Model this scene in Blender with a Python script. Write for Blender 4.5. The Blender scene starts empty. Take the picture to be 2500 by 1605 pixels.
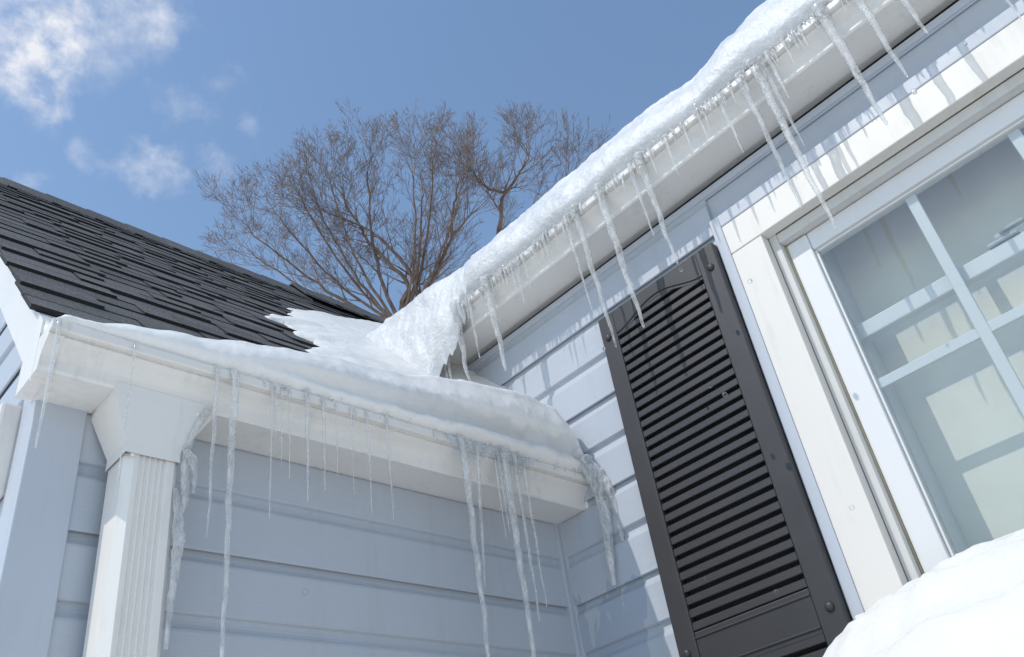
import bpy, bmesh, math, random
from mathutils import Vector, Matrix, noise

# ------------------------------------------------------------------ camera, sky, sun, exposure
scene = bpy.context.scene
C = bpy.context.scene.collection

cam_data = bpy.data.cameras.new("camera")
cam = bpy.data.objects.new("camera", cam_data)
C.objects.link(cam)
scene.camera = cam
RIGHT = Vector((0.7303815667, -0.6686880611, -0.1392804510))
DOWN = Vector((0.3041516132, 0.5009798258, -0.8102536704))
FWD = Vector((0.6115836519, 0.5494319713, 0.5692889825))
CAM_POS = Vector((-1.568, -1.372, 1.572))
cam.matrix_world = Matrix(((RIGHT.x, -DOWN.x, -FWD.x, CAM_POS.x),
                           (RIGHT.y, -DOWN.y, -FWD.y, CAM_POS.y),
                           (RIGHT.z, -DOWN.z, -FWD.z, CAM_POS.z), (0, 0, 0, 1)))
cam_data.sensor_fit = 'HORIZONTAL'
cam_data.sensor_width = 36.0
cam_data.lens = 30.43
cam_data.clip_start = 0.05
cam_data.clip_end = 2000.0

SUN_TO = Vector((0.590, -0.142, -0.795)).normalized()      # the way the sunlight travels
SUN_ELEV = math.asin(-SUN_TO.z)
SUN_ROT = math.atan2(-SUN_TO.x, -SUN_TO.y)

world = bpy.data.worlds.new("World")
scene.world = world
world.use_nodes = True
wn, wl = world.node_tree.nodes, world.node_tree.links
wn.clear()
w_out = wn.new('ShaderNodeOutputWorld')
w_bg = wn.new('ShaderNodeBackground')
w_bg.inputs['Strength'].default_value = 0.15
sky = wn.new('ShaderNodeTexSky')
sky.sky_type = 'NISHITA'
sky.sun_disc = False
sky.sun_elevation = SUN_ELEV
sky.sun_rotation = SUN_ROT
sky.altitude = 0
sky.air_density = 1.55
sky.dust_density = 0.3
sky.ozone_density = 3.0
wl.new(w_bg.outputs[0], w_out.inputs[0])


def wmath(op, a, b=None, c=None):
    n = wn.new('ShaderNodeMath')
    n.operation = op
    for i, v in enumerate((a, b, c)):
        if v is None:
            continue
        if isinstance(v, (int, float)):
            n.inputs[i].default_value = v
        else:
            wl.new(v, n.inputs[i])
    return n.outputs[0]


def build_clouds():
    """thin broken cumulus: puffs at fixed places of the sky, torn by noise, and a sparse field of the same all round"""
    tc = wn.new('ShaderNodeTexCoord')
    warp = wn.new('ShaderNodeTexNoise')
    warp.inputs['Scale'].default_value = 14.0
    warp.inputs['Detail'].default_value = 5.0
    warp.inputs['Roughness'].default_value = 0.62
    wl.new(tc.outputs['Generated'], warp.inputs['Vector'])
    sub = wn.new('ShaderNodeVectorMath'); sub.operation = 'SUBTRACT'
    wl.new(warp.outputs['Color'], sub.inputs[0]); sub.inputs[1].default_value = (0.5, 0.5, 0.5)
    sca = wn.new('ShaderNodeVectorMath'); sca.operation = 'SCALE'
    wl.new(sub.outputs[0], sca.inputs[0]); sca.inputs['Scale'].default_value = 0.135
    add = wn.new('ShaderNodeVectorMath'); add.operation = 'ADD'
    wl.new(tc.outputs['Generated'], add.inputs[0]); wl.new(sca.outputs[0], add.inputs[1])
    puffs = [(0.070, 0.62, 0.781, 0.080, .85), (0.104, 0.632, 0.771, 0.055, .9), (0.113, 0.654, 0.748, 0.040, .7),
             (0.146, 0.587, 0.797, 0.075, .62), (0.172, 0.568, 0.803, 0.045, .5),
             (0.229, 0.614, 0.755, 0.038, .55), (0.173, 0.679, 0.714, 0.028, .5), (0.208, 0.67, 0.712, 0.030, .7),
             (0.232, 0.668, 0.706, 0.030, .6), (0.252, 0.668, 0.700, 0.026, .5), (0.274, 0.637, 0.720, 0.024, .42),
             (0.293, 0.641, 0.709, 0.024, .45), (0.302, 0.596, 0.744, 0.026, .4), (0.132, 0.731, 0.670, 0.026, .6),
             (0.269, 0.569, 0.777, 0.028, .25), (0.115, 0.672, 0.733, 0.035, .38),
             (-0.75, -0.35, 0.55, 0.16, .8), (-0.3, -0.8, 0.5, 0.2, .9), (0.45, -0.75, 0.48, 0.18, .8), (-0.6, 0.6, 0.5, 0.12, .6)]
    acc = None
    for x, y, z, r, a in puffs:
        d = wn.new('ShaderNodeVectorMath'); d.operation = 'DISTANCE'
        wl.new(add.outputs[0], d.inputs[0])
        d.inputs[1].default_value = Vector((x, y, z)).normalized()
        mr = wn.new('ShaderNodeMapRange'); mr.interpolation_type = 'SMOOTHSTEP'
        wl.new(d.outputs['Value'], mr.inputs['Value'])
        mr.inputs['From Min'].default_value = r; mr.inputs['From Max'].default_value = 0.0
        mr.inputs['To Min'].default_value = 0.0; mr.inputs['To Max'].default_value = a * (.62 if r < .05 else 1)
        acc = mr.outputs[0] if acc is None else wmath('ADD', acc, mr.outputs[0])
    fine = wn.new('ShaderNodeTexNoise')
    fine.inputs['Scale'].default_value = 30.0; fine.inputs['Detail'].default_value = 7.0
    fine.inputs['Roughness'].default_value = 0.6
    wl.new(tc.outputs['Generated'], fine.inputs['Vector'])
    fr = wn.new('ShaderNodeMapRange')
    wl.new(fine.outputs['Fac'], fr.inputs['Value'])
    fr.inputs['From Min'].default_value = 0.34; fr.inputs['From Max'].default_value = 0.70
    fr.inputs['To Min'].default_value = 0.12; fr.inputs['To Max'].default_value = 1.0
    dens = wmath('MULTIPLY', acc, fr.outputs[0])
    dens = wmath('MINIMUM', dens, 0.92)
    mix = wn.new('ShaderNodeMix'); mix.data_type = 'RGBA'
    wl.new(dens, mix.inputs['Factor'])
    wl.new(sky.outputs[0], mix.inputs['A'])
    mix.inputs['B'].default_value = (5.6, 5.65, 5.9, 1)
    wl.new(mix.outputs['Result'], w_bg.inputs['Color'])


build_clouds()

sun_data = bpy.data.lights.new("sun", 'SUN')
sun_data.energy = 2.25
sun_data.angle = math.radians(0.5)
sun_data.color = (1.0, 0.965, 0.91)
sun = bpy.data.objects.new("sun", sun_data)
sun.rotation_mode = 'QUATERNION'
sun.rotation_quaternion = SUN_TO.to_track_quat('-Z', 'Y')
sun.location = (-20, 3, 15)
C.objects.link(sun)

scene.view_settings.view_transform = 'Standard'
scene.view_settings.look = 'None'
scene.view_settings.exposure = 0.11
scene.view_settings.gamma = 1.0
scene.view_settings.use_curve_mapping = False
scene.render.engine = 'CYCLES'
scene.cycles.use_denoising = True
scene.cycles.max_bounces = 9
scene.cycles.transmission_bounces = 9
scene.cycles.transparent_max_bounces = 12
scene.cycles.diffuse_bounces = 4
scene.cycles.glossy_bounces = 4
scene.cycles.caustics_reflective = False
scene.cycles.caustics_refractive = False

random.seed(11)
RNG = random.Random(5)


# ------------------------------------------------------------------ materials
class NT:
    def __init__(self, name):
        self.m = bpy.data.materials.new(name)
        self.m.use_nodes = True
        self.n = self.m.node_tree.nodes
        self.l = self.m.node_tree.links
        self.p = self.n['Principled BSDF']
        self.out = self.n['Material Output']
        self.tc = self.n.new('ShaderNodeTexCoord')

    def obj(self):
        return self.tc.outputs['Object']

    def world(self):
        g = self.n.new('ShaderNodeNewGeometry')
        return g.outputs['Position']

    def noise(self, vec, scale, detail=4, rough=.55, dist=0.0):
        t = self.n.new('ShaderNodeTexNoise')
        t.inputs['Scale'].default_value = scale
        t.inputs['Detail'].default_value = detail
        t.inputs['Roughness'].default_value = rough
        t.inputs['Distortion'].default_value = dist
        self.l.new(vec, t.inputs['Vector'])
        return t.outputs['Fac']

    def voronoi(self, vec, scale):
        t = self.n.new('ShaderNodeTexVoronoi')
        t.inputs['Scale'].default_value = scale
        self.l.new(vec, t.inputs['Vector'])
        return t.outputs['Distance']

    def stretch(self, vec, s):
        m = self.n.new('ShaderNodeMapping')
        m.inputs['Scale'].default_value = s
        self.l.new(vec, m.inputs['Vector'])
        return m.outputs[0]

    def rng(self, v, a, b, c, d):
        m = self.n.new('ShaderNodeMapRange')
        self.l.new(v, m.inputs['Value'])
        for k, x in zip(('From Min', 'From Max', 'To Min', 'To Max'), (a, b, c, d)):
            m.inputs[k].default_value = x
        return m.outputs[0]

    def math(self, op, a, b):
        n = self.n.new('ShaderNodeMath'); n.operation = op
        for i, v in enumerate((a, b)):
            if isinstance(v, (int, float)):
                n.inputs[i].default_value = v
            else:
                self.l.new(v, n.inputs[i])
        return n.outputs[0]

    def mix(self, fac, a, b):
        m = self.n.new('ShaderNodeMix'); m.data_type = 'RGBA'
        if isinstance(fac, (int, float)):
            m.inputs['Factor'].default_value = fac
        else:
            self.l.new(fac, m.inputs['Factor'])
        for k, v in (('A', a), ('B', b)):
            if isinstance(v, tuple):
                m.inputs[k].default_value = (*v, 1)
            else:
                self.l.new(v, m.inputs[k])
        return m.outputs['Result']

    def bump(self, h, strength, dist=.001, prev=None):
        b = self.n.new('ShaderNodeBump')
        b.inputs['Strength'].default_value = strength
        b.inputs['Distance'].default_value = dist
        self.l.new(h, b.inputs['Height'])
        if prev is not None:
            self.l.new(prev, b.inputs['Normal'])
        return b.outputs[0]

    def set(self, key, v):
        if isinstance(v, (int, float)):
            self.p.inputs[key].default_value = v
        elif isinstance(v, tuple):
            self.p.inputs[key].default_value = (*v, 1) if key in ('Base Color', 'Specular Tint') else v
        else:
            self.l.new(v, self.p.inputs[key])
        return self

    def sep(self, vec):
        s = self.n.new('ShaderNodeSeparateXYZ')
        self.l.new(vec, s.inputs[0])
        return s.outputs


M = {}


def siding_material(name, wet):
    t = NT(name)
    base = (0.475, 0.508, 0.558)
    w = t.world()
    grain = t.noise(t.stretch(w, (9, 9, 210)), 1.0, 5, .6, .35)
    wavy = t.noise(t.stretch(w, (2.2, 2.2, 9)), 1.0, 2, .5)
    streak = t.noise(t.stretch(w, (30, 30, 1.6)), 1.0, 4, .6)
    blot = t.noise(w, 4.0, 4, .6)
    col = t.mix(t.rng(blot, .35, .7, 0, .35), base, (0.435, 0.468, 0.518))
    specks = t.noise(w, 260.0, 2, .5)
    col = t.mix(t.rng(specks, .76, .80, 0, .35), col, (0.22, 0.22, 0.22))
    col = t.mix(t.rng(streak, .56, .74, 0, .28), col, (0.40, 0.40, 0.40))
    rough = t.rng(blot, .3, .7, .38, .56)
    if wet:
        # melt water that has run down the boards by the inside corner
        s = t.sep(w)
        n1 = t.noise(t.stretch(w, (1, 16, 5.5)), 1.0, 4, .55, .5)
        zone = t.math('MULTIPLY', t.rng(s[1], -.285, -.20, 0, 1), t.rng(s[2], 2.32, 2.16, 0, 1))
        mask = t.rng(t.math('MULTIPLY', zone, n1), .39, .41, 0, 1)
        col = t.mix(t.math('MULTIPLY', mask, .8), col, (0.36, 0.405, 0.48))
        rough = t.math('SUBTRACT', rough, t.math('MULTIPLY', mask, .3))
    t.set('Base Color', col).set('Roughness', rough)
    t.set('Normal', t.bump(grain, .32, .0016, t.bump(wavy, .35, .008)))
    return t.m


def white_material(name, base, rough=.4, dirt=.25, dirtcol=(0.42, 0.40, 0.36)):
    t = NT(name)
    w = t.world()
    blot = t.noise(w, 7.0, 5, .6)
    streak = t.noise(t.stretch(w, (45, 45, 3)), 1.0, 3, .6)
    col = t.mix(t.rng(t.math('MULTIPLY', blot, streak), .28, .5, 0, dirt), base, dirtcol)
    sp = t.noise(w, 190.0, 2, .5)
    col = t.mix(t.rng(sp, .77, .81, 0, .3), col, (0.3, 0.28, 0.25))
    t.set('Base Color', col).set('Roughness', t.rng(blot, .3, .7, rough - .06, rough + .12))
    t.set('Normal', t.bump(t.noise(w, 34.0, 3, .5), .08, .002))
    return t.m


def plain(name, col, rough=.5, bump_scale=80, bump=.1, var=.25, spec=.5):
    t = NT(name)
    w = t.world()
    n = t.noise(w, 11.0, 4, .6)
    t.set('Base Color', t.mix(t.rng(n, .3, .7, 0, 1), tuple(c * (1 - var) for c in col), col))
    t.set('Roughness', rough).set('Specular IOR Level', spec)
    t.set('Normal', t.bump(t.noise(w, bump_scale, 3, .5), bump, .001))
    return t.m


def snow_material(name, icy):
    t = NT(name)
    w = t.world()
    big = t.noise(w, 14.0, 5, .6)
    mid = t.noise(w, 70.0, 4, .6)
    fine = t.noise(w, 420.0, 2, .6)
    ca, cb = (((0.79, 0.77, 0.735), (0.835, 0.815, 0.785)), ((0.87, 0.84, 0.80), (0.93, 0.90, 0.86)), ((0.64, 0.645, 0.65), (0.76, 0.76, 0.76)))[icy]
    col = t.mix(t.rng(big, .35, .7, 0, 1), ca, cb)
    if icy == 1:     # grey of the icy layer and the ledge's shadow, painted along mid height
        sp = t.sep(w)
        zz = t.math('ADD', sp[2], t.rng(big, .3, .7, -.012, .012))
        shade_band = t.math('MULTIPLY', t.math('MULTIPLY', t.rng(zz, 2.556, 2.540, 0, 1), t.rng(zz, 2.487, 2.502, 0, 1)), t.rng(sp[0], -.95, -.50, 0, 1))
        col = t.mix(t.math('MULTIPLY', shade_band, .75), col, (0.64, 0.645, 0.65))
    t.set('Base Color', col)
    if icy:
        t.set('Subsurface Weight', (0, .3, .6)[icy])
        t.set('Subsurface Radius', (.9, .95, 1.0))
        t.set('Subsurface Scale', (0, .012, .02)[icy])
    t.set('Roughness', (.65, .5, .35)[icy]).set('Specular IOR Level', (.2, .35, .5)[icy])
    b = t.bump(mid, (.5, .3, .75)[icy], .006)
    b = t.bump(fine, (.6, .2, .35)[icy], .002, b)
    t.set('Normal', b)
    if True:      # wet grains that catch the sun
        g = t.bump(t.voronoi(w, 150.0), .9, .006)
        g = t.bump(t.noise(w, 300.0, 3, .7), .9, .004, g)
        t.set('Coat Weight', t.rng(t.noise(w, 45.0, 3, .6), .45, .62, .0, (.12, .2, .55)[icy])).set('Coat Roughness', .09)
        t.l.new(g, t.p.inputs['Coat Normal'])
    return t.m


def ice_material(name, milk, clear=.25):
    """wet ice: bent light, a share that passes straight, gloss on the skin and milky bubbles inside"""
    t = NT(name)
    w = t.world()
    t.n.remove(t.p)
    rip = t.noise(t.stretch(w, (1, 1, .55)), 150.0, 3, .6)
    b = t.bump(rip, .4, .002)
    rf = t.n.new('ShaderNodeBsdfGlass'); rf.inputs['Color'].default_value = (.97, .985, 1, 1)
    rf.inputs['IOR'].default_value = 1.12; rf.inputs['Roughness'].default_value = .03
    t.l.new(b, rf.inputs['Normal'])
    tp = t.n.new('ShaderNodeBsdfTransparent'); tp.inputs['Color'].default_value = (.96, .98, 1, 1)
    gl = t.n.new('ShaderNodeBsdfGlossy'); gl.inputs['Roughness'].default_value = .05
    t.l.new(b, gl.inputs['Normal'])
    d = t.n.new('ShaderNodeBsdfDiffuse'); d.inputs['Color'].default_value = (1.0, .955, .895, 1)
    tr = t.n.new('ShaderNodeBsdfTranslucent'); tr.inputs['Color'].default_value = (1.0, .965, .915, 1)

    def mixs(f, x, y):
        m = t.n.new('ShaderNodeMixShader')
        if isinstance(f, (int, float)):
            m.inputs[0].default_value = f
        else:
            t.l.new(f, m.inputs[0])
        t.l.new(x, m.inputs[1]); t.l.new(y, m.inputs[2])
        return m.outputs[0]
    body = mixs(clear, rf.outputs[0], tp.outputs[0])
    white = mixs(.2, d.outputs[0], tr.outputs[0])
    f = t.rng(t.noise(t.stretch(w, (1, 1, .3)), 110.0, 4, .65), .36, .64, milk * .25, min(1.0, milk * 1.75))
    lw = t.n.new('ShaderNodeLayerWeight'); lw.inputs[0].default_value = .5
    edge = t.math('MULTIPLY', t.math('POWER', lw.outputs['Facing'], 2.5), .45)
    body = mixs(t.math('MINIMUM', t.math('ADD', f, edge), 1.0), body, white)
    fr = t.n.new('ShaderNodeFresnel'); fr.inputs['IOR'].default_value = 1.33
    t.l.new(b, fr.inputs['Normal'])
    geo = t.n.new('ShaderNodeNewGeometry')
    outer = t.math('SUBTRACT', 1.0, geo.outputs['Backfacing'])
    skin = t.math('MULTIPLY', t.math('MULTIPLY', fr.outputs[0], 1.8), outer)
    t.l.new(mixs(t.math('MINIMUM', skin, 1.0), body, gl.outputs[0]), t.out.inputs['Surface'])
    return t.m


def shingle_material():
    t = NT('asphalt_shingle')
    oi = t.n.new('ShaderNodeObjectInfo')
    w = t.world()
    g = t.noise(w, 260.0, 3, .75)
    v = t.voronoi(w, 380.0)
    blot = t.noise(w, 6.0, 4, .6)
    c1 = t.mix(oi.outputs['Random'], (0.045, 0.044, 0.045), (0.105, 0.102, 0.10))
    c2 = t.mix(t.rng(g, .42, .66, 0, 1), c1, (0.25, 0.245, 0.24))
    c3 = t.mix(t.rng(blot, .4, .7, 0, .4), c2, (0.05, 0.05, 0.048))
    t.set('Base Color', c3).set('Roughness', .9).set('Specular IOR Level', .25)
    b = t.bump(v, .5, .002)
    t.set('Normal', t.bump(g, .5, .002, b))
    return t.m


def bark_material(name, dark):
    t = NT(name)
    w = t.world()
    n = t.noise(t.stretch(w, (9, 9, 2.5)), 1.0, 5, .65)
    t.set('Base Color', t.mix(t.rng(n, .35, .65, 0, 1), tuple(c * dark for c in (0.11, 0.078, 0.062)), tuple(c * dark for c in (0.25, 0.18, 0.14))))
    t.set('Roughness', .9).set('Normal', t.bump(n, .6, .03))
    return t.m


def glass_material():
    t = NT('window_glass')
    t.n.remove(t.p)
    tr = t.n.new('ShaderNodeBsdfTransparent'); tr.inputs[0].default_value = (.965, .983, .975, 1)
    gl = t.n.new('ShaderNodeBsdfGlossy'); gl.inputs['Roughness'].default_value = 0.004
    wv = t.noise(t.world(), 3.0, 2, .5)
    t.l.new(t.bump(wv, .06, .01), gl.inputs['Normal'])
    fr = t.n.new('ShaderNodeFresnel'); fr.inputs['IOR'].default_value = 1.5
    geo = t.n.new('ShaderNodeNewGeometry')
    f = t.math('MULTIPLY', t.math('MULTIPLY', fr.outputs[0], 3.8), t.math('SUBTRACT', 1.0, geo.outputs['Backfacing']))
    mx = t.n.new('ShaderNodeMixShader')
    t.l.new(f, mx.inputs[0]); t.l.new(tr.outputs[0], mx.inputs[1]); t.l.new(gl.outputs[0], mx.inputs[2])
    t.l.new(mx.outputs[0], t.out.inputs['Surface'])
    return t.m


M['siding'] = siding_material('blue_grey_vinyl_siding', False)
M['siding_wet'] = siding_material('blue_grey_vinyl_siding_streaked', True)
M['trim_blue'] = white_material('blue_grey_trim', (0.49, 0.52, 0.57), .45, .2, (.36, .38, .4))
M['gutter'] = white_material('white_gutter_enamel', (0.80, 0.765, 0.715), .36, .35)
M['casing'] = white_material('white_casing', (0.76, 0.72, 0.665), .45, .25)
M['sash'] = white_material('white_sash_vinyl', (0.74, 0.735, 0.73), .35, .1)
M['liner'] = white_material('aged_jamb_liner', (0.62, 0.61, 0.585), .5, .4)
M['caulk'] = plain('yellowed_caulk', (0.50, 0.43, 0.29), .7, 60, .4, .3)
M['muntin'] = white_material('muntin_bar', (0.72, 0.73, 0.73), .4, .05)
M['shutter'] = plain('charcoal_shutter_vinyl', (0.041, 0.039, 0.041), .48, 120, .12, .18)
M['shingle'] = shingle_material()
M['deck'] = plain('roof_underlay', (0.025, 0.025, 0.026), .95)
M['snow'] = snow_material('settled_snow', 0)
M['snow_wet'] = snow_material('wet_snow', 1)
M['snow_icy'] = snow_material('icy_snow', 2)
M['ice'] = ice_material('clear_ice', .22, .80)
M['ice_milky'] = ice_material('milky_ice', .28, .78)
M['ice_white'] = ice_material('white_ice', .32, .75)
M['glaze'] = ice_material('ice_glaze', .07, .95)
M['water'] = ice_material('water_drop', 0.0, .2)
M['bark'] = bark_material('grey_brown_bark', 1.0)
M['twig'] = bark_material('reddish_twigs', 1.05)
M['glass'] = glass_material()
M['blind'] = plain('pale_roller_blind', (0.82, 0.79, 0.70), .8, 300, .1, .08)
M['metal'] = plain('dull_metal', (0.55, 0.55, 0.54), .35, 60, .1, .2)
M['room'] = plain('room_wall', (0.3, 0.3, 0.29), .8)
M['dark'] = plain('dark_crevice', (0.04, 0.04, 0.04), .9)


# ------------------------------------------------------------------ mesh helpers
def link(o, parent=None):
    C.objects.link(o)
    if parent is not None:
        o.parent = parent
    return o


def mesh_obj(name, verts, faces, mat, parent=None, smooth=False):
    me = bpy.data.meshes.new(name)
    me.from_pydata([tuple(v) for v in verts], [], faces)
    me.update()
    if smooth:
        me.polygons.foreach_set('use_smooth', [True] * len(me.polygons))
    me.materials.append(M[mat] if isinstance(mat, str) else mat)
    return link(bpy.data.objects.new(name, me), parent)


def bm_obj(name, bm, mat, parent=None, smooth=False):
    bmesh.ops.recalc_face_normals(bm, faces=bm.faces)
    me = bpy.data.meshes.new(name)
    bm.to_mesh(me)
    bm.free()
    if smooth:
        me.polygons.foreach_set('use_smooth', [True] * len(me.polygons))
    me.materials.append(M[mat] if isinstance(mat, str) else mat)
    return link(bpy.data.objects.new(name, me), parent)


def bm_box(bm, lo, hi, bev=0.0):
    vs = [bm.verts.new((x, y, z)) for x in (lo[0], hi[0]) for y in (lo[1], hi[1]) for z in (lo[2], hi[2])]
    fs = [bm.faces.new([vs[i] for i in f]) for f in ((0, 1, 3, 2), (4, 6, 7, 5), (0, 4, 5, 1), (2, 3, 7, 6), (0, 2, 6, 4), (1, 5, 7, 3))]
    if bev:
        es = list({e for f in fs for e in f.edges})
        bmesh.ops.bevel(bm, geom=es, offset=bev, segments=2, affect='EDGES', profile=.5)


def box(name, lo, hi, mat, parent=None, bev=0.0015):
    bm = bmesh.new()
    lo2 = [min(a, b) for a, b in zip(lo, hi)]
    hi2 = [max(a, b) for a, b in zip(lo, hi)]
    bm_box(bm, lo2, hi2, bev)
    return bm_obj(name, bm, mat, parent)


def extrude_profile(name, prof, p0, p1, mat, parent=None, closed=True, caps=True, smooth=False):
    """prof: list of 3D points at p0 end given as functions of end (callable end->list of points)"""
    a, b = prof(p0), prof(p1)
    n = len(a)
    faces = []
    for i in range(n if closed else n - 1):
        j = (i + 1) % n
        faces.append((i, j, n + j, n + i))
    if caps and closed:
        faces.append(tuple(range(n - 1, -1, -1)))
        faces.append(tuple(range(n, 2 * n)))
    o = mesh_obj(name, a + b, faces, mat, parent, smooth)
    bm = bmesh.new(); bm.from_mesh(o.data)
    bmesh.ops.recalc_face_normals(bm, faces=bm.faces)
    bm.to_mesh(o.data); bm.free()
    return o


def empty(name, loc, label, cat, group=None):
    o = bpy.data.objects.new(name, None)
    o.empty_display_size = .1
    o.location = loc
    link(o)
    o['label'] = label
    o['category'] = cat
    if group:
        o['group'] = group
    return o


def child_fix(root):
    """parts are modelled in world coordinates: move them into the root's frame"""
    bpy.context.view_layer.update()
    inv = root.matrix_world.inverted()
    for ch in root.children:
        ch.matrix_parent_inverse = inv


def tag(o, label, cat, group=None, kind=None):
    o['label'] = label
    o['category'] = cat
    if group:
        o['group'] = group
    if kind:
        o['kind'] = kind
    return o


def interp(tab, x):
    if x <= tab[0][0]:
        return tab[0][1]
    for (x0, y0), (x1, y1) in zip(tab, tab[1:]):
        if x <= x1:
            t = (x - x0) / (x1 - x0)
            t = t * t * (3 - 2 * t)
            return y0 + (y1 - y0) * t
    return tab[-1][1]


def fbm(x, y, z, s, octs=4):
    v = 0.0; a = 1.0
    for i in range(octs):
        v += a * noise.noise(Vector((x * s, y * s, z * s)))
        s *= 2.03; a *= .5
    return v


def tube(verts, faces, pts, radii, sides, ref=Vector((0.3, 0.2, 0.9))):
    """append a tapered tube along pts to verts/faces"""
    base = len(verts)
    n = len(pts)
    for i, p in enumerate(pts):
        d = (pts[min(i + 1, n - 1)] - pts[max(i - 1, 0)])
        if d.length < 1e-9:
            d = Vector((0, 0, 1))
        d.normalize()
        u = d.cross(ref)
        if u.length < 1e-3:
            u = d.cross(Vector((1, 0, 0)))
        u.normalize()
        v = d.cross(u)
        for k in range(sides):
            a = 2 * math.pi * k / sides
            verts.append(p + (u * math.cos(a) + v * math.sin(a)) * radii[i])
    for i in range(n - 1):
        for k in range(sides):
            k2 = (k + 1) % sides
            faces.append((base + i * sides + k, base + i * sides + k2, base + (i + 1) * sides + k2, base + (i + 1) * sides + k))
    faces.append(tuple(base + (n - 1) * sides + k for k in range(sides)))


# ------------------------------------------------------------------ ground
def build_ground():
    n = 60
    verts, faces = [], []
    def coord(i):
        t = i / n * 2 - 1
        return math.copysign(abs(t) ** 3 * 400, t)
    for i in range(n + 1):
        for j in range(n + 1):
            x, y = coord(i), coord(j)
            z = .06 * fbm(x, y, 0, .5, 3) if abs(x) + abs(y) < 60 else 0
            verts.append((x, y, z - .02))
    for i in range(n):
        for j in range(n):
            a = i * (n + 1) + j
            faces.append((a, a + n + 1, a + n + 2, a + 1))
    o = mesh_obj('ground', verts, faces, 'snow', None, True)
    o['kind'] = 'structure'
    o['label'] = 'snow covered ground around the house'


build_ground()

# ------------------------------------------------------------------ house
EXPO = 0.1143
Z0 = 2.30
RS = 1.06                    # roof pitch, rise over run
WING_C = 2.605               # wing roof surface: z = WING_C + RS * y
MAIN_C = 3.225               # main roof surface: z = MAIN_C + RS * x
RIDGE_Y = 1.65
RIDGE_X = 2.4
WING_X = -1.217              # outer face of the wing's gable wall

house = empty('house', (0, 0, 0), 'pale blue clapboard house with white trim and a dark shingled wing roof', 'house')


def siding_profile(soft):
    """outline of one clapboard in (out, up), up measured from its bottom edge"""
    top = [(0.0140, EXPO * .74), (0.0125, EXPO * .78), (0.0085, EXPO * .82), (0.0055, EXPO * .87), (0.0042, EXPO * .93), (0.0038, EXPO + .013), (0.001, EXPO + .014)]
    if soft:     # bent from one sheet with the course below
        return [(0.001, -.001), (0.0038, -.003), (0.0050, -.001), (0.0110, 0.001), (0.0136, 0.004)] + top
    return [(0.001, 0.012), (0.0105, 0.012), (0.0105, -0.004), (0.0132, -0.004), (0.0145, -0.002), (0.0142, 0.006)] + top


def board_main(z, y0, y1, soft, parent, cut=None):
    pr = siding_profile(soft)
    if cut:
        pr = [(o, u) for o, u in pr if u < cut] + [(.0138, cut), (.001, cut)]
    return extrude_profile('siding_board', lambda y: [(-o, y, z + u) for o, u in pr], y0, y1, 'siding_wet', parent)


def board_wing(z, x0, x1, soft, parent):
    pr = siding_profile(soft)
    return extrude_profile('siding_board', lambda x: [(x, -o, z + u) for o, u in pr], x0, x1, 'siding', parent)


def board_gable(z, parent, soft):
    pr = siding_profile(soft)
    def ylo(h):
        return max(0.05, (h - (WING_C - .10)) / RS)
    def yhi(h):
        return 2 * RIDGE_Y - ylo(h)
    a = [(WING_X - o, ylo(z + u), z + u) for o, u in pr]
    b = [(WING_X - o, yhi(z + u), z + u) for o, u in pr]
    if ylo(z + EXPO) > RIDGE_Y - .1:
        return
    extrude_profile('siding_board', lambda e: a if e == 0 else b, 0, 1, 'siding', parent)


# window opening of the main wall
WIN_Y0, WIN_Y1 = -1.60, -0.777       # casing's inner edges
CAS_Y0, CAS_Y1 = -1.68, -0.695       # casing's outer edges
CAS_Z1 = 2.868
WIN_Z0 = 1.94

wall_main = mesh_obj('wall', *(lambda b: b)((
    [(0.001, .62, 0), (0.001, -4, 0), (0.001, -4, 3.0025), (0.001, .62, 3.0025),
     (0.001, -.74, WIN_Z0 - .05), (0.001, -1.64, WIN_Z0 - .05), (0.001, -1.64, 2.82), (0.001, -.74, 2.82)],
    [(0, 1, 5, 4), (1, 2, 6, 5), (2, 3, 7, 6), (3, 0, 4, 7)])), 'siding', house)
k = -20
while Z0 + k * EXPO < 3.02:
    z = Z0 + k * EXPO
    soft = (k % 2 == 0)
    in_win = z + EXPO > WIN_Z0 - .06 and z < CAS_Z1 + .03 - .004
    if z >= -0.05:
        # the wing's own roof stands against this wall above the eave; the boards run on behind it
        y_end = .50 if k >= 2 else -.022
        if in_win:
            board_main(z, y_end, CAS_Y1 + .022, soft, wall_main)
            board_main(z, CAS_Y0 - .022, -4, soft, wall_main)
        elif k == 5 or k == 6:
            board_main(z, y_end, -.3035, soft, wall_main, .017 if k == 6 else None)
            board_main(z, -.3052, -4, soft, wall_main, .017 if k == 6 else None)
        else:
            board_main(z, y_end, -4, soft, wall_main)
    k += 1

wall_wing = mesh_obj('wall', [(WING_X + .01, .001, 0), (0, .001, 0), (0, .001, 2.6), (WING_X + .01, .001, 2.6)], [(0, 1, 2, 3)], 'siding', house)
for k in range(-20, 3):
    z = Z0 + k * EXPO
    if -0.05 <= z < 2.5:
        board_wing(z, WING_X + .060, -.024, k % 2 == 0, wall_wing)

gz = [(WING_X + .001, 0.0, 0), (WING_X + .001, 2 * RIDGE_Y, 0), (WING_X + .001, 2 * RIDGE_Y, WING_C - .04), (WING_X + .001, RIDGE_Y, WING_C - .04 + RS * RIDGE_Y), (WING_X + .001, 0, WING_C - .04)]
wall_gable = mesh_obj('wall', gz, [(0, 4, 3, 2, 1)], 'siding', house)
for k in range(-20, 20):
    z = Z0 + .035 + k * EXPO
    if z >= 0:
        board_gable(z, wall_gable, k % 2 == 1)
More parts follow.
